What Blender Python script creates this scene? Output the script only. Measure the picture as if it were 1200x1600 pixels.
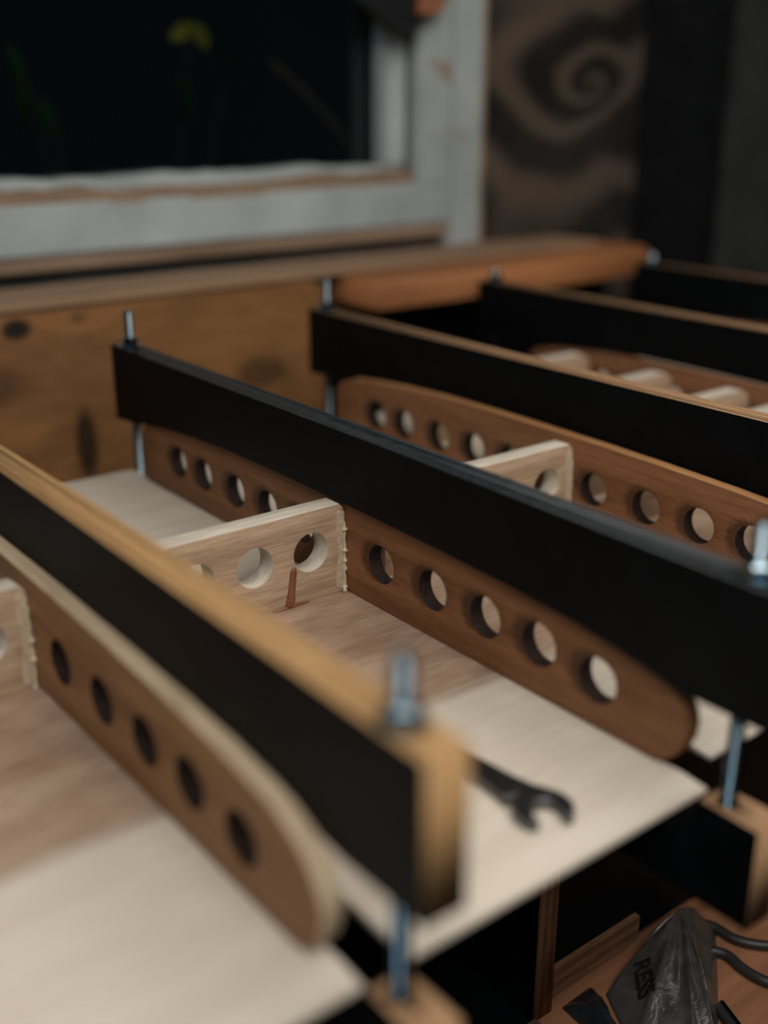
import bpy, bmesh, math, random
from mathutils import Vector, Matrix
random.seed(4)
C = bpy.context.scene.collection
for o in list(bpy.data.objects):
    bpy.data.objects.remove(o)
S = 0.2           # one layout unit is 20 cm
H0 = 1.32         # eye height above the floor
def W(x, y, z): return Vector((x*S, y*S, H0 + z*S))

# ------------------------------------------------ camera, world, lights
cd = bpy.data.cameras.new('camera'); cam = bpy.data.objects.new('camera', cd); C.objects.link(cam)
cd.sensor_fit = 'VERTICAL'; cd.sensor_height = 36; cd.sensor_width = 27
cd.lens = 1745/1600*36
cam.location = (0, 0, H0)
cam.rotation_euler = (math.radians(90) - math.atan(648/1745), 0, -math.radians(37.9))
cd.clip_start = 0.02
cd.dof.use_dof = True; cd.dof.focus_distance = 0.735; cd.dof.aperture_fstop = 2.0
bpy.context.scene.camera = cam

w = bpy.data.worlds.new('night'); bpy.context.scene.world = w; w.use_nodes = True
w.node_tree.nodes['Background'].inputs[0].default_value = (0.55, 0.75, 1.0, 1)
w.node_tree.nodes['Background'].inputs[1].default_value = 0.0042
def area(name, loc, target, size, power, col):
    l = bpy.data.lights.new(name, 'AREA'); l.shape = 'RECTANGLE'; l.size, l.size_y = size
    l.energy = power; l.color = col
    o = bpy.data.objects.new(name, l); C.objects.link(o); o.location = loc
    o.rotation_euler = (Vector(target) - Vector(loc)).to_track_quat('-Z', 'Y').to_euler()
    return o
area('ceiling_lamp_light', (0.05, -0.30, 1.98), (0.40, 0.45, 1.0), (0.8, 0.6), 10.8, (1.0, 0.94, 0.86))
area('bench_lamp_light', (0.80, 0.15, 2.05), (0.50, 0.50, 1.0), (0.8, 0.7), 6.5, (1.0, 0.94, 0.86))
area('cool_side_light', (-1.5, -0.6, 2.2), (0.7, 1.1, 1.2), (0.9, 0.7), 6.0, (0.70, 0.88, 1.0))  # cool soft light from high on the left, its source not modelled
vs = bpy.context.scene.view_settings
vs.view_transform = 'Standard'; vs.look = 'None'; vs.exposure = 0.0; vs.gamma = 1; vs.use_curve_mapping = False

# ------------------------------------------------ materials
def new_mat(name, rough=0.6, spec=0.4):
    m = bpy.data.materials.new(name); m.use_nodes = True
    nt = m.node_tree; b = nt.nodes['Principled BSDF']
    b.inputs['Roughness'].default_value = rough
    b.inputs['Specular IOR Level'].default_value = spec
    return m, nt, b
def nd(nt, t, **k):
    n = nt.nodes.new(t)
    for a, v in k.items(): setattr(n, a, v)
    return n
def coords(nt, scale, rot=(0, 0, 0), loc=(0, 0, 0)):
    tc = nd(nt, 'ShaderNodeTexCoord'); mp = nd(nt, 'ShaderNodeMapping')
    mp.inputs['Scale'].default_value = scale; mp.inputs['Rotation'].default_value = rot; mp.inputs['Location'].default_value = loc
    nt.links.new(tc.outputs['Object'], mp.inputs[0]); return mp.outputs[0]
def noise(nt, vec, scale, detail=4, rough=0.55, dist=0.0):
    n = nd(nt, 'ShaderNodeTexNoise'); n.inputs['Scale'].default_value = scale
    n.inputs['Detail'].default_value = detail; n.inputs['Roughness'].default_value = rough
    n.inputs['Distortion'].default_value = dist
    nt.links.new(vec, n.inputs['Vector']); return n.outputs['Fac']
def ramp(nt, fac, stops):
    r = nd(nt, 'ShaderNodeValToRGB'); e = r.color_ramp.elements
    while len(e) < len(stops): e.new(0.5)
    for i, (p, c) in enumerate(stops):
        e[i].position = p; e[i].color = (*c, 1) if len(c) == 3 else c
    nt.links.new(fac, r.inputs[0]); return r.outputs['Color']
def mix(nt, fac, a, b, blend='MIX'):
    n = nd(nt, 'ShaderNodeMix', data_type='RGBA', blend_type=blend)
    if isinstance(fac, float): n.inputs[0].default_value = fac
    else: nt.links.new(fac, n.inputs[0])
    for s, v in ((6, a), (7, b)):
        if isinstance(v, tuple): n.inputs[s].default_value = (*v, 1)
        else: nt.links.new(v, n.inputs[s])
    return n.outputs[2]
def bump(nt, b, h, strength=0.2, dist=0.001):
    n = nd(nt, 'ShaderNodeBump'); n.inputs['Strength'].default_value = strength; n.inputs['Distance'].default_value = dist
    nt.links.new(h, n.inputs['Height']); nt.links.new(n.outputs[0], b.inputs['Normal'])
def grainscale(axis, k):
    s = [1, 1, 1]; s['xyz'.index(axis)] = 1.0/k; return tuple(s)
def wood(name, c1, c2, axis='y', scale=260, stretch=14, rough=0.65, broad=0.5, spec=0.3, bstr=0.25):
    m, nt, b = new_mat(name, rough, spec)
    v = coords(nt, grainscale(axis, stretch))
    f = noise(nt, v, scale, 5, 0.6, 0.3)
    g = noise(nt, v, scale*0.18, 3, 0.5, 0.8)
    a = ramp(nt, f, [(0.32, c1), (0.68, c2)])
    d = ramp(nt, g, [(0.35, tuple(q*0.66 for q in c1)), (0.65, tuple(min(1, q*1.12) for q in c2))])
    col = mix(nt, broad, a, d)
    nt.links.new(col, b.inputs['Base Color'])
    bump(nt, b, f, bstr, 0.0006)
    return m
def ply_edge(name, c1, c2, axis='x', pitch=0.0026, rough=0.7, along='y'):
    m, nt, b = new_mat(name, rough, 0.25)
    v = coords(nt, (1, 1, 1))
    sep = nd(nt, 'ShaderNodeSeparateXYZ'); nt.links.new(v, sep.inputs[0])
    mu = nd(nt, 'ShaderNodeMath', operation='MULTIPLY'); mu.inputs[1].default_value = math.pi/pitch
    nt.links.new(sep.outputs['XYZ'.index(axis.upper())], mu.inputs[0])
    si = nd(nt, 'ShaderNodeMath', operation='SINE'); nt.links.new(mu.outputs[0], si.inputs[0])
    ma = nd(nt, 'ShaderNodeMath', operation='MULTIPLY_ADD'); ma.inputs[1].default_value = 0.5; ma.inputs[2].default_value = 0.5
    nt.links.new(si.outputs[0], ma.inputs[0])
    f = noise(nt, coords(nt, grainscale(along, 12)), 500, 4)
    a = ramp(nt, ma.outputs[0], [(0.35, c1), (0.65, c2)])
    d = ramp(nt, f, [(0.3, tuple(q*0.7 for q in c1)), (0.7, c2)])
    nt.links.new(mix(nt, 0.55, a, d), b.inputs['Base Color'])
    bump(nt, b, f, 0.25, 0.0004)
    return m
def plain(name, col, rough=0.5, metal=0.0, spec=0.5, nscale=60, var=0.25, bstr=0.0):
    m, nt, b = new_mat(name, rough, spec)
    f = noise(nt, coords(nt, (1, 1, 1)), nscale, 4)
    c = ramp(nt, f, [(0.3, tuple(q*(1-var) for q in col)), (0.7, tuple(min(1, q*(1+var)) for q in col))])
    nt.links.new(c, b.inputs['Base Color']); b.inputs['Metallic'].default_value = metal
    if bstr: bump(nt, b, f, bstr, 0.001)
    return m

M = {}
M['film'] = plain('black_film_face', (0.0030, 0.0040, 0.0052), 0.5, 0, 0.10, 40, 0.3)
M['film_worn'] = plain('worn_black_paint', (0.013, 0.018, 0.022), 0.45, 0, 0.5, 220, 0.7, 0.5)
M['ply_edge'] = ply_edge('raw_plywood_edge', (0.24, 0.13, 0.066), (0.43, 0.26, 0.14))
M['ply_edge_gold'] = ply_edge('golden_plywood_edge', (0.31, 0.17, 0.070), (0.48, 0.29, 0.13))
M['ply_edge_z'] = ply_edge('stand_plywood_edge', (0.16, 0.075, 0.038), (0.36, 0.20, 0.11), 'x', 0.0034, along='z')
M['ply_edge_rail'] = ply_edge('rail_plywood_edge', (0.10, 0.045, 0.023), (0.22, 0.115, 0.058), 'z', 0.005, along='x')
M['rib'] = wood('mahogany_plywood', (0.175, 0.072, 0.032), (0.27, 0.122, 0.056), 'y', 900, 16, 0.6, 0.35)
def burnt_rib(name, dy):
    m = wood(name, (0.185, 0.076, 0.033), (0.28, 0.126, 0.057), 'y', 900, 16, 0.6, 0.35)
    nt = m.node_tree; b = nt.nodes['Principled BSDF']; base = b.inputs['Base Color'].links[0].from_socket
    tc = nd(nt, 'ShaderNodeTexCoord'); cur = None
    for i, hy in enumerate([1.689, 1.904, 2.12, 2.354, 2.608, 3.06, 3.286, 3.513, 3.76, 3.965]):
        mp = nd(nt, 'ShaderNodeMapping'); sc = 1/(0.062*S)
        mp.inputs['Scale'].default_value = (0, sc*0.85, sc)
        mp.inputs['Location'].default_value = (0, -(hy+dy-1.337+0.022)*S*sc*0.85, -((-1.405 + (-0.018 if hy < 1.8 else 0))+1.584+0.004)*S*sc)
        nt.links.new(tc.outputs['Object'], mp.inputs[0])
        ln = nd(nt, 'ShaderNodeVectorMath', operation='LENGTH'); nt.links.new(mp.outputs[0], ln.inputs[0])
        if cur is None: cur = ln.outputs['Value']
        else:
            mn = nd(nt, 'ShaderNodeMath', operation='MINIMUM'); nt.links.new(cur, mn.inputs[0]); nt.links.new(ln.outputs['Value'], mn.inputs[1]); cur = mn.outputs[0]
    f = noise(nt, coords(nt, (1, 1, 1)), 420, 4, 0.7)
    ad = nd(nt, 'ShaderNodeMath', operation='ADD'); nt.links.new(cur, ad.inputs[0]); nt.links.new(f, ad.inputs[1])
    k = ramp(nt, ad.outputs[0], [(0.0, (1, 1, 1)), (1.0, (1, 1, 1))])
    mr = nd(nt, 'ShaderNodeMapRange'); mr.inputs['From Min'].default_value = 1.42; mr.inputs['From Max'].default_value = 1.80
    mr.inputs['To Min'].default_value = 0.8; mr.inputs['To Max'].default_value = 0.0
    nt.links.new(ad.outputs[0], mr.inputs['Value'])
    nt.links.new(mix(nt, mr.outputs[0], base, (0.045, 0.018, 0.010)), b.inputs['Base Color'])
    return m
M['rib_a'] = burnt_rib('burnt_mahogany_rib', 0.0); M['rib_b'] = burnt_rib('burnt_mahogany_rib_far', 0.08)
M['rib_gold'] = wood('golden_plywood', (0.23, 0.110, 0.050), (0.34, 0.175, 0.080), 'y', 900, 16, 0.6, 0.35)
M['rib_edge'] = wood('pale_rib_edge', (0.50, 0.37, 0.24), (0.66, 0.52, 0.36), 'y', 500, 8)
M['rib_edge_warm'] = wood('warm_rib_edge', (0.38, 0.18, 0.07), (0.50, 0.26, 0.11), 'y', 500, 8)
M['spar'] = wood('pale_cedar', (0.33, 0.215, 0.135), (0.55, 0.40, 0.275), 'x', 1100, 18, 0.7, 0.3, 0.25, 0.6)
M['spar_edge_lit'] = wood('lit_cedar_edge', (0.56, 0.50, 0.41), (0.68, 0.62, 0.53), 'x', 500, 6)  # cross rib edges painted paler than the faces, standing for light on them
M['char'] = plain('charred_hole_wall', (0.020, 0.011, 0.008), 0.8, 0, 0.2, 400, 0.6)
M['pine'] = None
# panel skin: veneer with a redder band across the middle
def skin_mat():
    m, nt, b = new_mat('veneer_skin', 0.62, 0.3)
    v = coords(nt, (1/16, 1, 1))
    f = noise(nt, v, 620, 5, 0.6, 0.3); g = noise(nt, v, 120, 3, 0.6, 0.6)
    p = noise(nt, coords(nt, (0.35, 1, 1)), 42, 3, 0.6, 0.5)
    cream = mix(nt, 0.45, ramp(nt, f, [(0.3, (0.62, 0.545, 0.45)), (0.7, (0.71, 0.645, 0.555))]),
                ramp(nt, g, [(0.36, (0.58, 0.505, 0.42)), (0.6, (0.70, 0.64, 0.55))]))
    red = mix(nt, 0.55, ramp(nt, f, [(0.3, (0.21, 0.125, 0.080)), (0.7, (0.56, 0.41, 0.30))]),
              ramp(nt, p, [(0.35, (0.25, 0.155, 0.105)), (0.65, (0.50, 0.37, 0.275))]))
    tc = nd(nt, 'ShaderNodeTexCoord'); sep = nd(nt, 'ShaderNodeSeparateXYZ'); nt.links.new(tc.outputs['Object'], sep.inputs[0])
    add = nd(nt, 'ShaderNodeMath', operation='MULTIPLY_ADD'); add.inputs[1].default_value = 0.024
    nt.links.new(g, add.inputs[0]); nt.links.new(sep.outputs[1], add.inputs[2])
    # object origin sits on the near edge of the panel
    r = ramp(nt, add.outputs[0], [(0.0, (0, 0, 0)), (0.148, (0, 0, 0)), (0.160, (1, 1, 1)), (0.318, (1, 1, 1)), (0.345, (0, 0, 0))])
    nt.links.new(mix(nt, r, cream, red), b.inputs['Base Color'])
    bump(nt, b, f, 0.3, 0.0005)
    return m
M['skin'] = skin_mat()
def steel(name, col, rough):
    m, nt, b = new_mat(name, rough, 0.5); b.inputs['Metallic'].default_value = 1
    f = noise(nt, coords(nt, (1, 1, 1)), 300, 3)
    nt.links.new(ramp(nt, f, [(0.3, tuple(q*0.75 for q in col)), (0.7, col)]), b.inputs['Base Color']); return m
M['zinc'] = steel('zinc_plated_steel', (0.27, 0.36, 0.42), 0.15)
M['chrome'] = steel('worn_dark_chrome', (0.16, 0.165, 0.17), 0.38)
M['glue'] = plain('dried_wood_glue', (0.55, 0.47, 0.34), 0.35, 0, 0.5, 200, 0.1)
M['glue_film'] = plain('thin_glue_film', (0.50, 0.395, 0.285), 0.45, 0, 0.4, 260, 0.22, 0.3)
M['resin'] = plain('amber_resin', (0.20, 0.080, 0.038), 0.25, 0, 0.6, 300, 0.3)

def pine_mat():
    m, nt, b = new_mat('knotty_pine', 0.6, 0.3)
    tc = nd(nt, 'ShaderNodeTexCoord')
    v = coords(nt, (1/9, 1, 1)); f = noise(nt, v, 150, 5, 0.6, 0.6)
    v2 = coords(nt, (0.35, 1, 1)); g = noise(nt, v2, 11, 3, 0.6, 2.2)
    col = mix(nt, 0.5, ramp(nt, f, [(0.3, (0.19, 0.082, 0.027)), (0.7, (0.29, 0.135, 0.048))]),
              ramp(nt, g, [(0.35, (0.085, 0.040, 0.018)), (0.62, (0.28, 0.135, 0.050))]))
    # knots and one tall dark streak: positions measured from the board's left end and top
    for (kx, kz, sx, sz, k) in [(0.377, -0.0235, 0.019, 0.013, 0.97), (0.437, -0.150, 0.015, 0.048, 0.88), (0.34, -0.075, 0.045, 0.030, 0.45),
                                (0.65, -0.105, 0.040, 0.022, 0.55), (0.440, -0.020, 0.010, 0.006, 0.5), (0.740, -0.010, 0.020, 0.012, 0.8)]:
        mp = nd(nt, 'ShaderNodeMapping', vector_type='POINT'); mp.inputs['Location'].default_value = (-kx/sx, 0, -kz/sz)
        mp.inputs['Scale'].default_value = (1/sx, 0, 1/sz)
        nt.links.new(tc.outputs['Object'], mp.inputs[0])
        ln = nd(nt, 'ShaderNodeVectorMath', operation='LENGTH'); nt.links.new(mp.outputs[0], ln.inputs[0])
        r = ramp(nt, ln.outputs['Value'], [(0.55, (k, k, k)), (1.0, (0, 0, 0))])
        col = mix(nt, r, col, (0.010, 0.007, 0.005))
    nt.links.new(col, b.inputs['Base Color']); bump(nt, b, f, 0.25, 0.001)
    return m
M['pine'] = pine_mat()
M['plank'] = wood('orange_pine', (0.34, 0.125, 0.045), (0.46, 0.19, 0.075), 'x', 160, 12)
M['plank_top'] = wood('sanded_pine_top', (0.27, 0.165, 0.10), (0.40, 0.26, 0.165), 'x', 160, 12)
M['bench'] = wood('stained_bench_top', (0.20, 0.085, 0.042), (0.34, 0.16, 0.085), 'x', 160, 12, 0.55)
M['walnut'] = wood('dark_offcut_wood', (0.06, 0.034, 0.022), (0.11, 0.062, 0.04), 'x', 200, 10)

def paint_mat():
    m, nt, b = new_mat('peeling_white_paint', 0.6, 0.3)
    v = coords(nt, (0.35, 1, 1)); f = noise(nt, v, 26, 5, 0.65, 0.6); g = noise(nt, coords(nt, (1, 1, 1)), 9, 3)
    white = ramp(nt, g, [(0.3, (0.33, 0.37, 0.37)), (0.7, (0.47, 0.52, 0.525))])
    bare = ramp(nt, f, [(0.3, (0.14, 0.085, 0.05)), (0.6, (0.30, 0.21, 0.15))])
    k = ramp(nt, f, [(0.635, (0, 0, 0)), (0.70, (1, 1, 1))])
    nt.links.new(mix(nt, k, white, bare), b.inputs['Base Color']); bump(nt, b, f, 0.4, 0.002)
    return m
M['paint'] = paint_mat()
M['bare'] = wood('bare_weathered_wood', (0.20, 0.125, 0.075), (0.37, 0.26, 0.18), 'x', 120, 10, 0.75)
def swirl_mat():
    m, nt, b = new_mat('swirled_wall_panel', 0.6, 0.3)
    tc = nd(nt, 'ShaderNodeTexCoord'); mp = nd(nt, 'ShaderNodeMapping')
    mp.inputs['Location'].default_value = (0.0, 0, 0.02); mp.inputs['Scale'].default_value = (0.55, 0, 0.78); mp.inputs['Rotation'].default_value = (0, 0.5, 0)
    nt.links.new(tc.outputs['Object'], mp.inputs[0])
    g = noise(nt, mp.outputs[0], 7, 3)
    n2 = noise(nt, mp.outputs[0], 5.0, 2, 0.4, 0.6)
    sep = nd(nt, 'ShaderNodeSeparateXYZ'); nt.links.new(mp.outputs[0], sep.inputs[0])
    def mth(op, a, b=None, c=None):
        n = nd(nt, 'ShaderNodeMath', operation=op)
        for i, q in enumerate((a, b, c)):
            if q is None: continue
            if isinstance(q, (int, float)): n.inputs[i].default_value = q
            else: nt.links.new(q, n.inputs[i])
        return n.outputs[0]
    th = mth('ARCTAN2', sep.outputs[2], sep.outputs[0])
    ln = nd(nt, 'ShaderNodeVectorMath', operation='LENGTH'); nt.links.new(mp.outputs[0], ln.inputs[0])
    lr = mth('LOGARITHM', mth('ADD', ln.outputs['Value'], 0.012), 2.718)
    ph = mth('ADD', mth('ADD', th, mth('MULTIPLY', lr, 7.0)), mth('MULTIPLY', n2, 19.0))
    val = mth('MULTIPLY_ADD', mth('SINE', ph), 0.5, 0.5)
    a = ramp(nt, val, [(0.35, (0.009, 0.008, 0.008)), (1.0, (0.135, 0.098, 0.072))])
    nt.links.new(mix(nt, 0.30, a, ramp(nt, g, [(0.35, (0.012, 0.012, 0.012)), (0.7, (0.095, 0.085, 0.075))])), b.inputs['Base Color'])
    return m
M['swirl'] = swirl_mat()
M['wall'] = plain('dark_plaster', (0.060, 0.064, 0.064), 0.85, 0, 0.2, 14, 0.3, 0.2)
M['post'] = plain('blackened_timber', (0.008, 0.009, 0.011), 0.6, 0, 0.3, 30, 0.4)
M['floor'] = plain('dark_concrete', (0.035, 0.032, 0.030), 0.8, 0, 0.3, 20, 0.3, 0.2)
M['leaf'] = plain('green_leaf', (0.016, 0.045, 0.012), 0.5, 0, 0.4, 80, 0.5)
M['leaf_yellow'] = plain('yellow_leaf', (0.38, 0.34, 0.05), 0.5, 0, 0.4, 80, 0.4)
M['twig'] = plain('grey_brown_twig', (0.12, 0.09, 0.065), 0.8)
M['cable'] = plain('dark_rubber', (0.022, 0.020, 0.019), 0.45)
M['rust_tip'] = plain('orange_varnish', (0.28, 0.11, 0.055), 0.5)
M['ink'] = plain('black_print', (0.004, 0.004, 0.004), 0.6)
def glass_mat():
    m = bpy.data.materials.new('window_glass'); m.use_nodes = True; nt = m.node_tree; nt.nodes.clear()
    o = nd(nt, 'ShaderNodeOutputMaterial'); t = nd(nt, 'ShaderNodeBsdfTransparent'); g = nd(nt, 'ShaderNodeBsdfGlossy')
    g.inputs['Roughness'].default_value = 0.05; t.inputs[0].default_value = (0.85, 0.9, 0.88, 1)
    mx = nd(nt, 'ShaderNodeMixShader'); mx.inputs[0].default_value = 0.05
    nt.links.new(t.outputs[0], mx.inputs[1]); nt.links.new(g.outputs[0], mx.inputs[2]); nt.links.new(mx.outputs[0], o.inputs[0]); return m
M['glass'] = glass_mat()
def bag_mat(name, col, alpha):
    m, nt, b = new_mat(name, 0.22, 0.6)
    f = noise(nt, coords(nt, (1, 1, 1)), 45, 4, 0.6, 1.0)
    nt.links.new(ramp(nt, f, [(0.3, tuple(q*0.5 for q in col)), (0.7, tuple(q*1.4 for q in col))]), b.inputs['Base Color'])
    b.inputs['Alpha'].default_value = alpha; bump(nt, b, f, 0.5, 0.003); return m
M['bag'] = bag_mat('grey_plastic_film', (0.070, 0.066, 0.063), 0.80)
M['bag_dark'] = bag_mat('dark_plastic_film', (0.022, 0.026, 0.030), 0.9)

# ------------------------------------------------ builders
def tag(o, label=None, cat=None, group=None, kind=None):
    if label: o['label'] = label
    if cat: o['category'] = cat
    if group: o['group'] = group
    if kind: o['kind'] = kind
    return o
def thing(name, loc, label, cat, group=None, kind=None):
    o = bpy.data.objects.new(name, None); C.objects.link(o); o.empty_display_size = 0.02
    o.location = W(*loc); return tag(o, label, cat, group, kind)
def link(name, me, parent=None, origin=None, mats=()):
    """me holds room coordinates in metres; it is re-based on its parent's or its own origin."""
    o = bpy.data.objects.new(name, me); C.objects.link(o)
    if parent is not None:
        base = parent.location if parent.parent is None else parent.location + parent.parent.location
        me.transform(Matrix.Translation(-base)); o.parent = parent
    else:
        base = W(*origin); me.transform(Matrix.Translation(-base)); o.location = base
    for m in mats: me.materials.append(m)
    me.update(); return o
def smooth(me, ang=35):
    me.shade_smooth(); me.set_sharp_from_angle(angle=math.radians(ang))
def curve_plate(outline, holes, t0, t1, plane, bev=0.0):
    """solid plate cut to an outline with round holes, in layout units; plane yz / xz / xy"""
    cu = bpy.data.curves.new('tmp', 'CURVE'); cu.dimensions = '2D'; cu.fill_mode = 'BOTH'
    def sp(pts):
        s = cu.splines.new('POLY'); s.points.add(len(pts)-1)
        for i, (a, b) in enumerate(pts): s.points[i].co = (a, b, 0, 1)
        s.use_cyclic_u = True
    sp(outline)
    for (a, b, r) in holes:
        sp([(a + r*math.cos(t*math.pi/20), b + r*math.sin(t*math.pi/20)) for t in range(40)])
    cu.extrude = (t1-t0)/2 - bev; cu.bevel_depth = bev; cu.offset = -bev; cu.bevel_resolution = 1
    ob = bpy.data.objects.new('tmp', cu); C.objects.link(ob)
    dg = bpy.context.evaluated_depsgraph_get(); dg.update()
    me = bpy.data.meshes.new_from_object(ob.evaluated_get(dg))
    bpy.data.objects.remove(ob); bpy.data.curves.remove(cu)
    mid = (t0+t1)/2
    for v in me.vertices:
        a, b, t = v.co; t += mid
        p = {'yz': (t, a, b), 'xz': (a, t, b), 'xy': (a, b, t)}[plane]
        v.co = W(*p)
    bm = bmesh.new(); bm.from_mesh(me); bmesh.ops.remove_doubles(bm, verts=bm.verts, dist=1e-6)
    bmesh.ops.recalc_face_normals(bm, faces=bm.faces); bm.to_mesh(me); bm.free()
    return me
def edge_mat(me, axis):
    """slot 1 on faces not looking along the plate's axis"""
    for p in me.polygons:
        if abs(p.normal[axis]) < 0.75: p.material_index = 1
def box_me(x0, x1, y0, y1, z0, z1, bev=0.006):
    bm = bmesh.new(); bmesh.ops.create_cube(bm, size=1)
    for v in bm.verts:
        v.co = W(x0 + (v.co.x+.5)*(x1-x0), y0 + (v.co.y+.5)*(y1-y0), z0 + (v.co.z+.5)*(z1-z0))
    if bev: bmesh.ops.bevel(bm, geom=bm.edges[:], offset=bev*S, segments=2, affect='EDGES')
    me = bpy.data.meshes.new('box'); bm.to_mesh(me); bm.free(); smooth(me, 40); return me
def lathe(prof, cx, cy, seg=24):
    """prof = [(r, z)] in layout units, closed at both ends"""
    bm = bmesh.new(); rings = []
    for r, z in prof:
        rings.append([bm.verts.new(W(cx + r*math.cos(2*math.pi*k/seg), cy + r*math.sin(2*math.pi*k/seg), z)) for k in range(seg)])
    for a, b in zip(rings, rings[1:]):
        for k in range(seg): bm.faces.new((a[k], a[(k+1) % seg], b[(k+1) % seg], b[k]))
    bm.faces.new(rings[0][::-1]); bm.faces.new(rings[-1])
    bmesh.ops.recalc_face_normals(bm, faces=bm.faces)
    me = bpy.data.meshes.new('lathe'); bm.to_mesh(me); bm.free(); smooth(me, 40); return me
def tube(pts, r, seg=10, radii=None):
    bm = bmesh.new(); rings = []; P = [W(*p) for p in pts]
    for i, p in enumerate(P):
        d = (P[min(i+1, len(P)-1)] - P[max(i-1, 0)]).normalized()
        u = d.cross(Vector((0.13, 0.2, 1))).normalized(); v = d.cross(u)
        rr = (radii[i] if radii else r)*S
        rings.append([bm.verts.new(p + (u*math.cos(2*math.pi*k/seg) + v*math.sin(2*math.pi*k/seg))*rr) for k in range(seg)])
    for a, b in zip(rings, rings[1:]):
        for k in range(seg): bm.faces.new((a[k], a[(k+1) % seg], b[(k+1) % seg], b[k]))
    bm.faces.new(rings[0][::-1]); bm.faces.new(rings[-1]); bmesh.ops.recalc_face_normals(bm, faces=bm.faces)
    me = bpy.data.meshes.new('tube'); bm.to_mesh(me); bm.free(); smooth(me, 50); return me
def cut(obj, cutters):
    """real bolt holes: boolean difference, baked into the mesh"""
    tmp = []
    for me in cutters:
        c = bpy.data.objects.new('tmp', me); C.objects.link(c); tmp.append(c)
        md = obj.modifiers.new('b', 'BOOLEAN'); md.operation = 'DIFFERENCE'; md.object = c; md.solver = 'EXACT'
    dg = bpy.context.evaluated_depsgraph_get(); dg.update()
    me = bpy.data.meshes.new_from_object(obj.evaluated_get(dg)); obj.modifiers.clear()
    obj.data = me
    for c in tmp: bpy.data.objects.remove(c)

# ------------------------------------------------ the room
def struct(name, me, mat, origin, label, cat):
    return tag(link(name, me, None, origin, [mat]), label, cat, None, 'structure')
struct('floor', box_me(-8, 16, -9, 9.0, -6.75, -6.60, 0), M['floor'], (4, -1, -6.60), 'dark concrete workshop floor under the bench', 'floor')
# back wall: slabs around the window opening
wy0, wy1 = 6.02, 6.55
def wall_mesh():
    bm = bmesh.new()
    X = [-8, -0.6, 4.86, 12.0]; Z = [-6.6, -0.60, 3.3, 6.4]
    for i in range(3):
        for j in range(3):
            if i == 1 and j == 1: continue
            g = bmesh.ops.create_cube(bm, size=1)['verts']
            for v in g:
                v.co = W(X[i] + (v.co.x+.5)*(X[i+1]-X[i]), wy0 + (v.co.y+.5)*(wy1-wy0), Z[j] + (v.co.z+.5)*(Z[j+1]-Z[j]))
    bmesh.ops.remove_doubles(bm, verts=bm.verts, dist=1e-5)
    seen = {}
    for f in list(bm.faces):
        k = frozenset(v.index for v in f.verts) if False else frozenset(f.verts); seen.setdefault(k, []).append(f)
    for fs in seen.values():
        if len(fs) > 1: bmesh.ops.delete(bm, geom=fs, context='FACES_ONLY')
    me = bpy.data.meshes.new('wall'); bm.to_mesh(me); bm.free(); return me
struct('wall_back', wall_mesh(), M['wall'], (2, wy0, -6.6), 'dark back wall of the workshop around the window', 'wall')
struct('wall_right', box_me(12.0, 12.5, -9, 6.5, -6.6, 6.4, 0), M['wall'], (12, -1, -6.6), 'dark grey side wall at the right', 'wall')

# window: frame rails with flaking paint, pane
win = thing('window_1', (2.1, 5.95, -0.95), 'old window with flaking white painted frame and black night pane', 'window', None, 'structure')
fr = box_me(-0.9, 5.17, 5.90, 6.02, -0.80, -0.53, 0.015)
link('bottom_rail', fr, win, mats=[M['paint']])
link('bare_rail_foot', box_me(-0.9, 5.17, 5.92, 6.02, -0.885, -0.80, 0.01), win, mats=[M['bare']])
# uneven glazing bead on the sill, its paint cracked
def ragged(x0, x1, y0, y1, z0, z1, amp, n=60, seed=1):
    rnd = random.Random(seed); bm = bmesh.new(); rows = []
    h = [0.0]*(n+1); a = 0
    for i in range(n+1):
        a = a*0.72 + rnd.uniform(-amp, amp); h[i] = a
    for i in range(n+1):
        x = x0 + (x1-x0)*i/n
        rows.append([bm.verts.new(W(x, y0 + h[i]*0.4, z0)), bm.verts.new(W(x, y0 + h[i]*0.4, z1 + h[i]*0.6)),
                     bm.verts.new(W(x, (y0+y1)/2, z1 + h[i])), bm.verts.new(W(x, y1, z1 + h[i]*0.5)), bm.verts.new(W(x, y1, z0))])
    for a_, b_ in zip(rows, rows[1:]):
        for k in range(5): bm.faces.new((a_[k], a_[(k+1) % 5], b_[(k+1) % 5], b_[k]))
    bm.faces.new(rows[0]); bm.faces.new(rows[-1][::-1]); bmesh.ops.recalc_face_normals(bm, faces=bm.faces)
    me = bpy.data.meshes.new('ragged'); bm.to_mesh(me); bm.free(); smooth(me, 50); return me
link('worn_rail_edge', ragged(-0.9, 4.86, 5.915, 6.06, -0.56, -0.478, 0.018, seed=3), win, mats=[M['bare']])
link('glazing_bead', ragged(-0.9, 4.86, 6.05, 6.16, -0.56, -0.415, 0.014, seed=8), win, mats=[M['paint']])
link('inner_jamb', box_me(4.70, 4.90, 6.02, 6.16, -0.42, 3.3, 0.012), win, mats=[M['paint']])
link('side_casing', box_me(4.88, 5.17, 5.90, 6.02, -0.56, 3.3, 0.02), win, mats=[M['paint']])
link('outer_casing', box_me(5.165, 5.46, 5.92, 6.03, -1.05, 3.3, 0.02), win, mats=[M['paint']])
link('casing_edge', box_me(5.455, 5.50, 5.94, 6.03, -1.05, 3.3, 0.006), win, mats=[M['bare']])
link('pane', box_me(-0.7, 4.84, 6.20, 6.215, -0.52, 3.3, 0), win, mats=[M['glass']])

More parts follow.
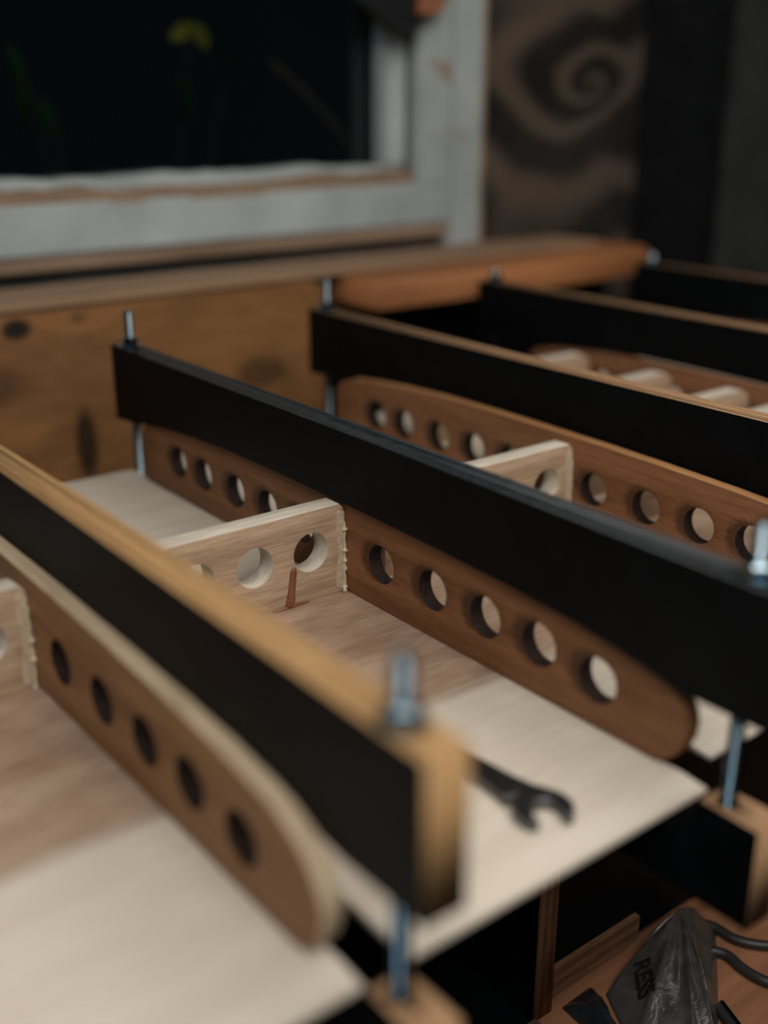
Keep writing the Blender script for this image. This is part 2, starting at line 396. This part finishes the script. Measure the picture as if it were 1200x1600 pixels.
# swirled board on the wall right of the window, dark post beyond
struct('trim_1', box_me(5.46, 7.62, 5.98, 6.02, -1.6, 3.3, 0.01), M['swirl'], (6.50, 5.98, 0.20), 'brown grey board with swirling grain right of the window', 'wall panel')
struct('trim_2', box_me(7.12, 7.74, 5.60, 5.975, -6.6, 6.4, 0.02), M['post'], (7.43, 5.8, -6.6), 'black timber post right of the swirled board', 'post')

# leaves and a twig out in the dark
def leaf_me(cx, cy, cz, L, Wd, ang, tilt):
    bm = bmesh.new(); n = 8; rows = []
    for i in range(n+1):
        t = i/n; wv = Wd*math.sin(math.pi*min(1, t*0.92+0.06))**0.8; zc = -0.25*L*t*t
        rows.append([bm.verts.new((t*L - L/2, s*wv/2, zc + abs(s)*wv*0.18)) for s in (-1, -0.5, 0, 0.5, 1)])
    for a, b in zip(rows, rows[1:]):
        for k in range(4): bm.faces.new((a[k], a[k+1], b[k+1], b[k]))
    bmesh.ops.solidify(bm, geom=bm.faces[:], thickness=0.004)
    R = Matrix.Rotation(ang, 4, 'Y') @ Matrix.Rotation(tilt, 4, 'X')
    me = bpy.data.meshes.new('leaf')
    for v in bm.verts: v.co = W(*(R @ v.co + Vector((cx, cy, cz))))
    bm.to_mesh(me); bm.free(); smooth(me, 60); return me
lv = [(3.93, 7.0, 0.37, 0.22, 0.12, 0.7, 1.3, 'leaf_yellow'), (3.80, 7.0, 0.40, 0.20, 0.10, -0.5, 1.3, 'leaf_yellow'),
      (3.78, 6.95, -0.02, 0.34, 0.11, 1.25, 1.2, 'leaf'), (4.12, 7.05, 0.20, 0.30, 0.11, 1.5, 1.2, 'leaf'),
      (2.70, 7.0, 0.05, 0.5, 0.13, 1.3, 1.2, 'leaf'), (2.85, 7.0, -0.14, 0.34, 0.12, 1.0, 1.2, 'leaf')]
bush = thing('bush', (3.5, 7.12, -6.6), 'bush with yellow and green leaves in the dark outside the window', 'bush')
for (x, y, z, L, Wd, a, t, mt) in lv:
    link('leaf', leaf_me(x, y, z, L, Wd, a, t), bush, mats=[M[mt]])
for (x0, x1, z1) in ((3.5, 3.86, 0.42), (3.5, 3.80, 0.02), (3.6, 4.12, 0.25), (3.2, 2.72, 0.1), (3.2, 2.86, -0.1)):
    link('stem', tube([(x0 + (x1-x0)*t**3, 7.12 - 0.1*t**3, -6.6 + (z1+6.6)*t) for t in [i/14 for i in range(15)]], 0.012, 8), bush, mats=[M['post']])
link('twig', tube([(3.6, 7.1, -6.6), (4.2, 6.95, -3.0), (4.9, 6.85, -1.2)] + [(5.15 - 0.78*t, 6.85, -0.46 + 0.68*t + 0.05*math.sin(t*3)) for t in [i/12 for i in range(13)]], 0.014, 8), bush, mats=[M['twig']])
# dark batten with orange end hanging in the window corner
ba = thing('hanging_batten', (4.75, 5.80, 0.45), 'black batten with an orange tip hanging over the window corner', 'batten')
link('batten_body', curve_plate([(3.6, 0.95), (4.72, 0.30), (4.80, 0.46), (4.98, 0.9), (4.2, 1.5)], [], 5.78, 5.86, 'xz', 0.01), ba, mats=[M['post']])
link('orange_tip', curve_plate([(4.72, 0.475), (4.90, 0.48), (4.99, 0.60), (4.96, 0.95), (4.80, 0.95)], [], 5.73, 5.785, 'xz', 0.012), ba, mats=[M['rust_tip']])

# ------------------------------------------------ bench
bt = thing('workbench', (4, 3.4, -6.60), 'brown stained wooden workbench under the whole jig', 'workbench')
link('bench_top', box_me(-2.5, 8.5, 1.0, 5.85, -3.02, -2.85, 0.02), bt, mats=[M['bench']])
for x in (-2.3, 8.1):
    for y in (1.15, 5.4):
        link('leg', box_me(x, x+0.3, y, y+0.3, -6.60, -3.02, 0.015), bt, mats=[M['walnut']])
# upright back board, coping and shelf plank
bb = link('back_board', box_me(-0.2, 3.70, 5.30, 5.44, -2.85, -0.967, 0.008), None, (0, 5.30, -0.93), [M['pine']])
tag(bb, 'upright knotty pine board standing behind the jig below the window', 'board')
cp = link('sill_board', box_me(-0.2, 6.0, 5.28, 5.76, -0.965, -0.925, 0.01), None, (2.8, 5.5, -0.94), [M['plank_top']])
tag(cp, 'flat pine sill board lying on the back board under the window', 'board')
pk = link('shelf_plank', curve_plate([(3.84, 4.98), (6.15, 4.98), (6.3, 5.15), (6.3, 5.9), (3.84, 5.9)], [], -1.13, -0.967, 'xy', 0.006), None, (4.9, 5.4, -1.15), [M['plank']])
tag(pk, 'thick orange pine plank sticking out right of the knotty back board', 'plank')
link_sup = thing('plank_shade_support', (5.0, 5.4, -2.85), 'board holding up the orange plank, its black standing for the shade below', 'board')
link('support_shade_face', box_me(3.72, 6.2, 5.40, 5.5, -2.85, -1.132, 0.005), link_sup, mats=[M['film']])  # black face stands for the shadow beneath the plank

# ------------------------------------------------ jig: beams, rods, panels
TH = 0.1
arch = [(1.17, -1.33), (1.40, -1.33), (1.50, -1.318), (1.62, -1.296), (1.78, -1.276), (2.0, -1.263), (2.3, -1.252), (2.6, -1.245), (2.9, -1.242),
        (3.2, -1.241), (3.5, -1.243), (3.8, -1.256), (4.0, -1.272), (4.15, -1.288), (4.30, -1.312), (4.49, -1.33)]
def beam(x, dy, edge, label, y0=1.17, y1=4.49, top=-1.0):
    pts = [(y0, -1.33)] + [(a+dy, b) for a, b in arch[1:-1]] + [(y1, -1.33), (y1, top), (y0, top)]
    me = curve_plate(pts, [], x, x+TH, 'yz', 0.003)
    for p in me.polygons:
        if abs(p.normal[0]) < 0.75: p.material_index = 1
    o = link('clamping_beam', me, None, (x+TH/2, y0, -1.33), [M['film'], edge])
    cs = []
    for ry in (y0+0.12, y1-0.09):
        c = lathe([(0.027, -1.6), (0.027, -0.8)], x+TH/2, ry, 20)
        cs.append(c)
    cut(o, cs)
    return tag(o, label, 'beam', 'clamping beams across the panels')
def lower_beam(x, dy, label, y0=1.17, y1=4.49):
    me = curve_plate([(y0, -1.865), (y1, -1.865), (y1, -1.585), (y1-0.18, -1.585), (y1-0.20, -1.68), (y1-0.5, -1.76), (y0+0.6, -1.76), (y0+0.19, -1.70), (y0+0.165, -1.585), (y0, -1.585)], [], x, x+TH, 'yz', 0.003)
    for p in me.polygons:
        if abs(p.normal[0]) < 0.75 and (p.center.z > H0-1.60*S or p.center.y < (y0+0.01)*S): p.material_index = 1
    o = link('base_beam', me, None, (x+TH/2, y0, -1.865), [M['film'], M['ply_edge']])
    cut(o, [lathe([(0.027, -2.0), (0.027, -1.4)], x+TH/2, ry, 20) for ry in (y0+0.12, y1-0.09)])
    return tag(o, label, 'beam', 'base beams under the panels')
def rod(x, y, label, grp='threaded rods through the beams', top=-0.865):
    t = thing('threaded_rod', (x, y, -1.86), label, 'threaded rod', grp)
    prof = [(0.014, -1.86)]; z = -1.855; k = 0
    while z < top-0.006:
        prof.append((0.020 if k % 2 else 0.0172, z)); z += 0.0042; k += 1
    prof.append((0.014, top))
    link('rod', lathe(prof, x, y, 20), t, mats=[M['zinc']])
    def nut(z0):
        bm = bmesh.new(); R = 0.036; rings = []
        for (zz, rr) in ((z0, 0.031), (z0+0.006, R), (z0+0.026, R), (z0+0.032, 0.031)):
            rings.append([bm.verts.new(W(x + rr*math.cos(math.pi*q/3+0.3), y + rr*math.sin(math.pi*q/3+0.3), zz)) for q in range(6)])
        inner = [[bm.verts.new(W(x + 0.0201*math.cos(math.pi*q/3+0.3), y + 0.0201*math.sin(math.pi*q/3+0.3), zz)) for q in range(6)] for zz in (z0, z0+0.032)]
        loop = [inner[0]] + rings + [inner[1]]
        for a, b in zip(loop, loop[1:] + loop[:1]):
            for q in range(6): bm.faces.new((a[q], a[(q+1) % 6], b[(q+1) % 6], b[q]))
        bmesh.ops.recalc_face_normals(bm, faces=bm.faces)
        me = bpy.data.meshes.new('nut'); bm.to_mesh(me); bm.free(); return me
    link('nut', nut(-0.991), t, mats=[M['zinc']])
    wp = [(0.0205, -0.9995), (0.046, -0.9995), (0.046, -0.9915), (0.0205, -0.9915)]
    link('washer', lathe(wp, x, y, 28), t, mats=[M['zinc']])
    return t
beams = [(0.995, 0.0, 'ply_edge_gold', 1.17, 4.49), (1.998, 0.0, 'film_worn', 1.165, 4.49), (3.165, 0.14, 'ply_edge', 1.22, 4.69),
         (4.48, 0.2, 'ply_edge', 1.3, 4.86), (5.78, 0.2, 'ply_edge', 1.3, 4.78)]
names = ['nearest black faced beam with golden plywood top edge', 'black beam with worn black painted top edge, second from the front',
         'black faced beam with tan top edge directly behind the black topped one', 'black faced beam reaching up to the orange plank, fourth from the front',
         'farthest black faced beam at the upper right']
lnames = ['base beam below the nearest clamping beam', 'base beam below the black topped beam, its end showing at the right edge',
          'base beam below the third beam from the front', 'base beam below the fourth beam from the front', 'base beam below the farthest beam']
rn = [('blurred blue grey threaded rod at the near end of the nearest beam', 'threaded rod at the far end of the nearest beam'),
      ('threaded rod at the near end of the black topped beam, at the right edge', 'threaded rod with shiny nut at the far end of the black topped beam'),
      ('threaded rod at the near end of the third beam', 'threaded rod at the far end of the third beam, against the pine board'),
      ('threaded rod at the near end of the fourth beam', 'threaded rod with bright top in front of the orange plank'),
      ('threaded rod at the near end of the farthest beam', 'threaded rod at the far end of the farthest beam')]
for i, (x, dy, em, y0, y1) in enumerate(beams):
    beam(x, dy, M[em], names[i], y0, y1)
    lower_beam(x, dy, lnames[i], y0, y1)
    if i == 0: rod(x+TH/2, y0+0.12, rn[i][0]); 
    else:
        if i == 1: rod(x+TH/2, y0+0.12, rn[i][0])
        rod(x+TH/2, y1-0.09, rn[i][1], top=(-0.845 if i < 3 else -0.93))

def arc(cx, cz, r, a0, a1, n=8):
    return [(cx + r*math.cos(math.radians(a0 + (a1-a0)*i/n)), cz + r*math.sin(math.radians(a0 + (a1-a0)*i/n))) for i in range(n+1)]
ZB = -1.560
def rib_outline(dy=0, lift=0.0):
    top = [(a, b-0.004+lift) for a, b in [(1.62, -1.296), (1.78, -1.276), (2.0, -1.263), (2.3, -1.252), (2.6, -1.245), (2.9, -1.242), (3.2, -1.241),
           (3.5, -1.243), (3.8, -1.256), (4.0, -1.272)]]
    nose = [(1.50, ZB), (1.46, ZB+0.012), (1.425, ZB+0.045), (1.405, ZB+0.09), (1.40, ZB+0.135), (1.412, ZB+0.175), (1.44, ZB+0.205+lift*.5), (1.49, ZB+0.228+lift*.8), (1.55, ZB+0.246+lift)]
    far = [(4.15, -1.291+lift), (4.25, -1.312+lift*.5), (4.285, -1.345), (4.292, -1.42), (4.288, -1.51), (4.26, ZB)]
    return [(a+dy, b) for a, b in nose + top + far]
def panel(x0, x1, rx, dy, lift, ribmat, edgemat, label, y0=1.337, y1=4.44, spars=((2.8, 0),), holes_y=None, rib_th=0.050):
    t = thing('ribbed_panel', ((x0+x1)/2, y0, -1.584), label, 'panel', 'ribbed wooden panels clamped in the jig')
    # skin: long sheet, edges a little lifted beside the rib, rounded near edge
    bm = bmesh.new(); nx, ny = 16, 40; grid = []
    for side in (0, 1):
        g = []
        for j in range(ny+1):
            row = []
            for i in range(nx+1):
                u = i/nx; v = j/ny; x = x0 + (x1-x0)*u; y = y0+dy + (y1-y0)*v
                z = ZB - (0.0 if side == 0 else 0.020)
                if side == 0:
                    e = min(v*ny, 1.0) if j < 2 else 1.0
                    if j == 0: z -= 0.008
                    if i in (0, nx): z -= 0.004
                row.append(bm.verts.new(W(x, y, z)))
            g.append(row)
        grid.append(g)
    for side in (0, 1):
        g = grid[side]
        for j in range(ny):
            for i in range(nx):
                q = (g[j][i], g[j][i+1], g[j+1][i+1], g[j+1][i]); bm.faces.new(q if side == 0 else q[::-1])
    for j in range(ny):
        for i in (0, nx): bm.faces.new((grid[0][j][i], grid[0][j+1][i], grid[1][j+1][i], grid[1][j][i]))
    for i in range(nx):
        for j in (0, ny): bm.faces.new((grid[0][j][i], grid[0][j][i+1], grid[1][j][i+1], grid[1][j][i]))
    bmesh.ops.recalc_face_normals(bm, faces=bm.faces)
    me = bpy.data.meshes.new('skin'); bm.to_mesh(me); bm.free(); smooth(me, 40)
    link('skin', me, t, mats=[M['skin']])
    hy = holes_y or [1.689, 1.904, 2.12, 2.354, 2.608, 3.06, 3.286, 3.513, 3.76, 3.965]
    rh = [(y+dy, -1.405 + (-0.018 if y < 1.8 else 0), 0.064) for y in hy]
    me = curve_plate(rib_outline(dy, lift), rh, rx, rx+rib_th, 'yz', 0.0015)
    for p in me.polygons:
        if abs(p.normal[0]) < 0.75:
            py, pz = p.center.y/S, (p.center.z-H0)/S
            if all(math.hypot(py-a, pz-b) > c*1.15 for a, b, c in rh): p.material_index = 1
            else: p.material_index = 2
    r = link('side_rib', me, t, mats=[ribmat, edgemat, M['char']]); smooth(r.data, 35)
    for (sy, kind) in spars:
        sx0, sx1 = x0+0.03, rx-0.002
        if kind == 0:
            ol = [(sx0, ZB), (sx1, ZB), (sx1-0.004, -1.263), (sx1-0.022, -1.247), (sx0, -1.247)]
            k = 0; hs = []
            hx = sx1 - 0.137
            while hx > sx0+0.1: hs.append((hx, -1.390, 0.066)); hx -= 0.212
            th = 0.08
        else:
            ol = [(sx0, ZB), (sx1-0.03, ZB)] + arc(sx1-0.10, -1.33, 0.075, 0, 90, 8) + [(sx0, -1.255)]
            hs = []; th = 0.085
        me = curve_plate(ol, hs, sy, sy+th, 'xz', 0.004)
        for p in me.polygons:
            if abs(p.normal[1]) < 0.75: p.material_index = 1
        s = link('cross_rib', me, t, mats=[M['spar'], M['spar_edge_lit']]); smooth(s.data, 35)
        if kind == 0:
            rnd = random.Random(int(x0*50)); n = 26
            pts = [(sx1-0.004 + rnd.uniform(-.002, .002), sy-0.003, -1.31 - 0.245*i/n) for i in range(n+1)]
            rad = [0.0032 + (rnd.uniform(0.004, 0.010) if rnd.random() < 0.16 else rnd.uniform(0, 0.0012)) for _ in pts]
            gb = link('glue_bead', tube(pts, 0, 8, rad), s, mats=[M['glue']])
            link('glue_smear', curve_plate([(sx1-0.040, ZB+0.02), (sx1-0.002, ZB+0.005), (sx1-0.003, -1.275), (sx1-0.030, -1.268), (sx1-0.036, -1.34), (sx1-0.028, -1.42), (sx1-0.040, -1.50)], [],
                 sy-0.003, sy+0.001, 'xz', 0.001), s, mats=[M['glue_film']])
            drop = bmesh.new(); bmesh.ops.create_icosphere(drop, subdivisions=2, radius=0.0085*S)
            for v in drop.verts: v.co += W(sx1-0.012, sy-0.012, ZB+0.006)
            dm = bpy.data.meshes.new('drop'); drop.to_mesh(dm); drop.free(); smooth(dm, 80)
            link('glue_drop', dm, s, mats=[M['glue']])
    return t
P0 = panel(0.12, 0.992, 0.943, 0, 0.030, M['rib_gold'], M['rib_edge'], 'pale ribbed panel in the lower left, in front of the nearest beam')
P1 = panel(1.105, 2.035, 2.018, 0, 0.0, M['rib_a'], M['rib'], 'ribbed panel with the wrench on it, under the black topped beam')
P2 = panel(2.155, 3.110, 3.105, 0.08, 0.024, M['rib_b'], M['rib_edge_warm'], 'ribbed panel between the black topped beam and the third beam')
P3 = panel(3.275, 4.44, 4.435, 0.08, 0.0, M['rib'], M['rib'], 'ribbed panel with rounded pale cross ribs behind the third beam',
           spars=((3.90, 1), (3.36, 1), (2.92, 1), (2.62, 1)))
P4 = panel(4.60, 5.74, 5.735, 0.10, 0.0, M['rib'], M['rib'], 'ribbed panel behind the fourth beam')

# amber glue run on the cross rib of the middle panel
sp1 = [c for c in P1.children if c.name.startswith('cross_rib')][0]
pts = [(1.812, 2.803, -1.425), (1.808, 2.802, -1.44), (1.802, 2.802, -1.48), (1.798, 2.802, -1.51), (1.793, 2.800, -1.538), (1.786, 2.798, -1.555)]
link('resin_run', tube(pts, 0, 10, [0.008, 0.013, 0.014, 0.014, 0.017, 0.016]), sp1, mats=[M['resin']])
pts = [(1.72 + 0.016*i, 2.794, ZB+0.001) for i in range(10)]
link('resin_run', tube(pts, 0, 8, [0.002, 0.005, 0.007, 0.008, 0.0085, 0.009, 0.008, 0.006, 0.005, 0.002]), sp1, mats=[M['resin']])

for bx0, bx1, bn in ((0.15, 0.99, 'lower left panel'), (1.10, 1.99, 'panel with the wrench'), (2.10, 3.16, 'panel before the third beam'),
        (3.27, 4.475, 'panel with rounded cross ribs'), (4.585, 5.775, 'panel behind the fourth beam')):
    for by in (1.98, 4.0):
        tag(link('spacer_block', box_me(bx0, bx1, by, by+0.09, -1.865, -1.5845, 0.003), None, ((bx0+bx1)/2, by, -1.865), [M['film']]),
            ('front' if by < 3 else 'back') + ' black spacer block under the ' + bn, 'block', 'spacer blocks under the panels')
# ------------------------------------------------ wrench on the middle panel
wr = thing('wrench', (1.64, 1.9, ZB), 'dark open-ended wrench lying on the pale panel by the nearest beam', 'wrench')
def wrench_outline():
    # local: +a along the jaw direction (toward the viewer), b across
    o = []
    R = 0.073
    jaw = math.radians(-22)
    def rot(a, b): return (a*math.cos(jaw) - b*math.sin(jaw), a*math.sin(jaw) + b*math.cos(jaw))
    head = [rot(R*math.cos(math.radians(t)), R*0.98*math.sin(math.radians(t))) for t in range(42, 150, 9)]
    head2 = [rot(R*math.cos(math.radians(t)), R*0.98*math.sin(math.radians(t))) for t in range(210, 322, 9)]
    slot = [rot(*p) for p in [(0.052, -0.034), (0.0, -0.034), (-0.020, -0.018), (-0.020, 0.018), (0.0, 0.034), (0.052, 0.034)]]
    handle = [(-0.075, 0.046), (-0.13, 0.036), (-0.24, 0.028), (-0.55, 0.024), (-0.72, 0.024), (-0.76, 0.040), (-0.82, 0.052), (-0.88, 0.040), (-0.90, 0.0),
              (-0.88, -0.040), (-0.82, -0.052), (-0.76, -0.040), (-0.72, -0.024), (-0.55, -0.024), (-0.24, -0.028), (-0.13, -0.036), (-0.075, -0.046)]
    return head + handle + head2 + slot
ol = wrench_outline()
cx, cy = 1.628, 1.492; ang = math.radians(-88)
pts = [(cx + a*math.cos(ang) - b*math.sin(ang), cy + a*math.sin(ang) + b*math.cos(ang)) for a, b in ol]
ring = (cx - 0.82*math.cos(ang), cy - 0.82*math.sin(ang), 0.030)
link('wrench_body', curve_plate(pts, [ring], ZB+0.001, ZB+0.032, 'xy', 0.005), wr, mats=[M['chrome']])

# ------------------------------------------------ stand under the jig
def stand(x, label, y0=1.95, y1=4.3):
    me = curve_plate([(y0, -2.85), (y1, -2.85), (y1, -1.868), (y0, -1.868)], [], x, x+0.088, 'yz', 0.002)
    edge_mat(me, 0)
    o = link('stand_board', me, None, (x+0.044, y0, -2.85), [M['film'], M['ply_edge_z']])
    return tag(o, label, 'board', 'upright boards under the jig')
stand(2.136, 'upright black plywood board standing under the middle of the jig')
stand(0.305, 'upright black plywood board under the lower left panel')
stand(4.50, 'upright black plywood board under the fourth beam')
fr_ = box_me(2.228, 4.48, 1.976, 2.02, -2.79, -1.868, 0.002)
tag(link('front_board', fr_, None, (3.3, 2.04, -2.78), [M['film']]), 'black plywood sheet closing the stand behind the plastic bag', 'board')
rl = box_me(2.226, 2.655, 1.95, 1.975, -2.785, -2.683, 0.002)
tag(link('plywood_rail', rl, None, (2.44, 1.98, -2.785), [M['ply_edge_rail']]), 'short plywood strip running off the upright board, above the plastic bag', 'rail')
tag(link('base_sheet', box_me(0.40, 2.134, 1.25, 4.3, -2.85, -2.838, 0.002), None, (1.2, 1.25, -2.85), [M['film']]), 'black plywood sheet lying on the bench left of the upright middle board', 'board')
tag(link('wood_offcut', box_me(1.93, 2.125, 1.78, 1.93, -2.838, -2.80, 0.004), None, (2.03, 1.85, -2.85), [M['walnut']]), 'small dark wood offcut on the bench left of the upright board', 'offcut')

# ------------------------------------------------ clutter on the bench
def bag_me(outline, z0, h, seed, n=26, peak=None, amp=1.0):
    rnd = random.Random(seed); bm = bmesh.new()
    cx = sum(p[0] for p in outline)/len(outline); cy = sum(p[1] for p in outline)/len(outline)
    if peak: cx, cy = peak
    m = len(outline); K = 96; cols = []
    def P(t):
        t = t*m; i = int(t) % m; f = t-int(t); f = f*f*(3-2*f)*0.5 + f*0.5
        a, b = outline[i], outline[(i+1) % m]; return a[0]+(b[0]-a[0])*f, a[1]+(b[1]-a[1])*f
    ph = [rnd.uniform(0, 6.28) for _ in range(6)]
    top = []
    for r in range(n+1):
        s = r/n; ring = []
        for k in range(K):
            px, py = P(k/K); x = cx+(px-cx)*s; y = cy+(py-cy)*s
            th = 2*math.pi*k/K
            c = amp*s*(0.14*math.sin(5*th+ph[0]+s*2) + 0.10*math.sin(9*th+ph[1]-s*4) + 0.04*math.sin(17*th+ph[2]+s*3)) + amp*0.05*s*math.sin(s*11+ph[3]+2*math.sin(th*2))
            z = z0 + h*(max(0, 1-s**1.7))*(1+c) + 0.006
            ring.append((x, y, z))
        top.append(ring)
    c0 = bm.verts.new(W(cx, cy, z0+h))
    R = []
    for r in range(1, n+1): R.append([bm.verts.new(W(*p)) for p in top[r]])
    for k in range(K): bm.faces.new((c0, R[0][k], R[0][(k+1) % K]))
    for a, b in zip(R, R[1:]):
        for k in range(K): bm.faces.new((a[k], b[k], b[(k+1) % K], a[(k+1) % K]))
    bot = [bm.verts.new(W(p[0], p[1], z0+0.001)) for p in top[n]]
    for k in range(K): bm.faces.new((R[-1][k], bot[k], bot[(k+1) % K], R[-1][(k+1) % K]))
    bm.faces.new(bot)
    bmesh.ops.recalc_face_normals(bm, faces=bm.faces)
    me = bpy.data.meshes.new('bag'); bm.to_mesh(me); bm.free(); smooth(me, 180); return me
bg = thing('plastic_bag', (2.62, 1.75, -2.85), 'crumpled grey translucent plastic bag with black lettering on the bench', 'bag')
ol = [(2.42, 1.885), (2.62, 1.93), (2.92, 1.965), (2.96, 1.84), (2.78, 1.70), (2.57, 1.54), (2.44, 1.42), (2.33, 1.44), (2.30, 1.66)]
bme = bag_me(ol, -2.85, 0.165, 5, 34, (2.78, 1.88), 1.0)
bo = link('film', bme, bg, mats=[M['bag']])
def wrap_text(txt, size, cen, ang, target, parent):
    cu = bpy.data.curves.new('t', 'FONT'); cu.body = txt; cu.size = size; cu.align_x = 'CENTER'; cu.align_y = 'CENTER'; cu.extrude = 0.0; cu.offset = size*0.035
    ob = bpy.data.objects.new('t', cu); C.objects.link(ob); dg = bpy.context.evaluated_depsgraph_get(); dg.update()
    me = bpy.data.meshes.new_from_object(ob.evaluated_get(dg)); bpy.data.objects.remove(ob); bpy.data.curves.remove(cu)
    bm = bmesh.new(); bm.from_mesh(me)
    bmesh.ops.subdivide_edges(bm, edges=bm.edges[:], cuts=1)
    ca, sa = math.cos(ang), math.sin(ang)
    off = parent.location
    for v in bm.verts:
        x = cen[0]*S + v.co.x*ca - v.co.y*sa; y = cen[1]*S + v.co.x*sa + v.co.y*ca
        hit, loc, nr, _ = target.ray_cast(Vector((x, y, H0)) - off, Vector((0, 0, -1)))
        v.co = Vector((x, y, (loc.z + off.z if hit else H0-2.85*S) + 0.0008))
    bm.to_mesh(me); bm.free(); me.materials.clear()
    return link('printed_lettering', me, parent, mats=[M['ink']])
bpy.context.view_layer.update()
wrap_text('RESS', 0.0145, (2.50, 1.80), math.radians(-133), bo, bg)
b2 = link('black_pouch', bag_me([(2.25, 1.80), (2.26, 1.935), (2.40, 1.942), (2.39, 1.86), (2.32, 1.76), (2.27, 1.60), (2.22, 1.60)], -2.85, 0.075, 9), None, (2.27, 1.77, -2.85), [M['bag_dark']])
tag(b2, 'small shiny black pouch between the upright board and the grey bag', 'pouch')
def path(ps, n=8):
    out = []
    for i in range(len(ps)-1):
        p0 = ps[max(i-1, 0)]; p1 = ps[i]; p2 = ps[i+1]; p3 = ps[min(i+2, len(ps)-1)]
        for k in range(n):
            t = k/n
            out.append(tuple(0.5*((2*p1[j]) + (-p0[j]+p2[j])*t + (2*p0[j]-5*p1[j]+4*p2[j]-p3[j])*t*t + (-p0[j]+3*p1[j]-3*p2[j]+p3[j])*t**3) for j in range(3)))
    out.append(ps[-1]); return out
zc = -2.85+0.022
tag(link('cable', tube(path([(2.84, 1.80, zc), (2.88, 1.74, zc), (2.87, 1.66, zc), (2.88, 1.58, zc), (2.93, 1.50, zc), (3.02, 1.40, zc)]), 0.018, 10), None, (2.9, 1.6, -2.85), [M['cable']]),
    'dark rubber cable on the bench nearest the plastic bag', 'cable')
tag(link('cable', tube(path([(2.90, 1.95, zc), (2.96, 1.86, zc), (2.97, 1.77, zc), (3.01, 1.70, zc), (3.10, 1.62, zc), (3.25, 1.5, zc)]), 0.018, 10), None, (3.0, 1.8, -2.85), [M['cable']]),
    'dark rubber cable behind the nearer cable on the bench', 'cable')
pin = thing('metal_rod', (2.62, 1.55, -2.85), 'short shiny metal rod lying on the bench at the bottom right', 'rod')
link('shaft', tube([(2.678, 1.612, zc), (2.575, 1.35, zc)], 0.012, 14), pin, mats=[M['zinc']])
link('dark_grip', tube([(2.658, 1.612, zc-0.004), (2.552, 1.35, zc-0.004)], 0.016, 14), pin, mats=[M['cable']])
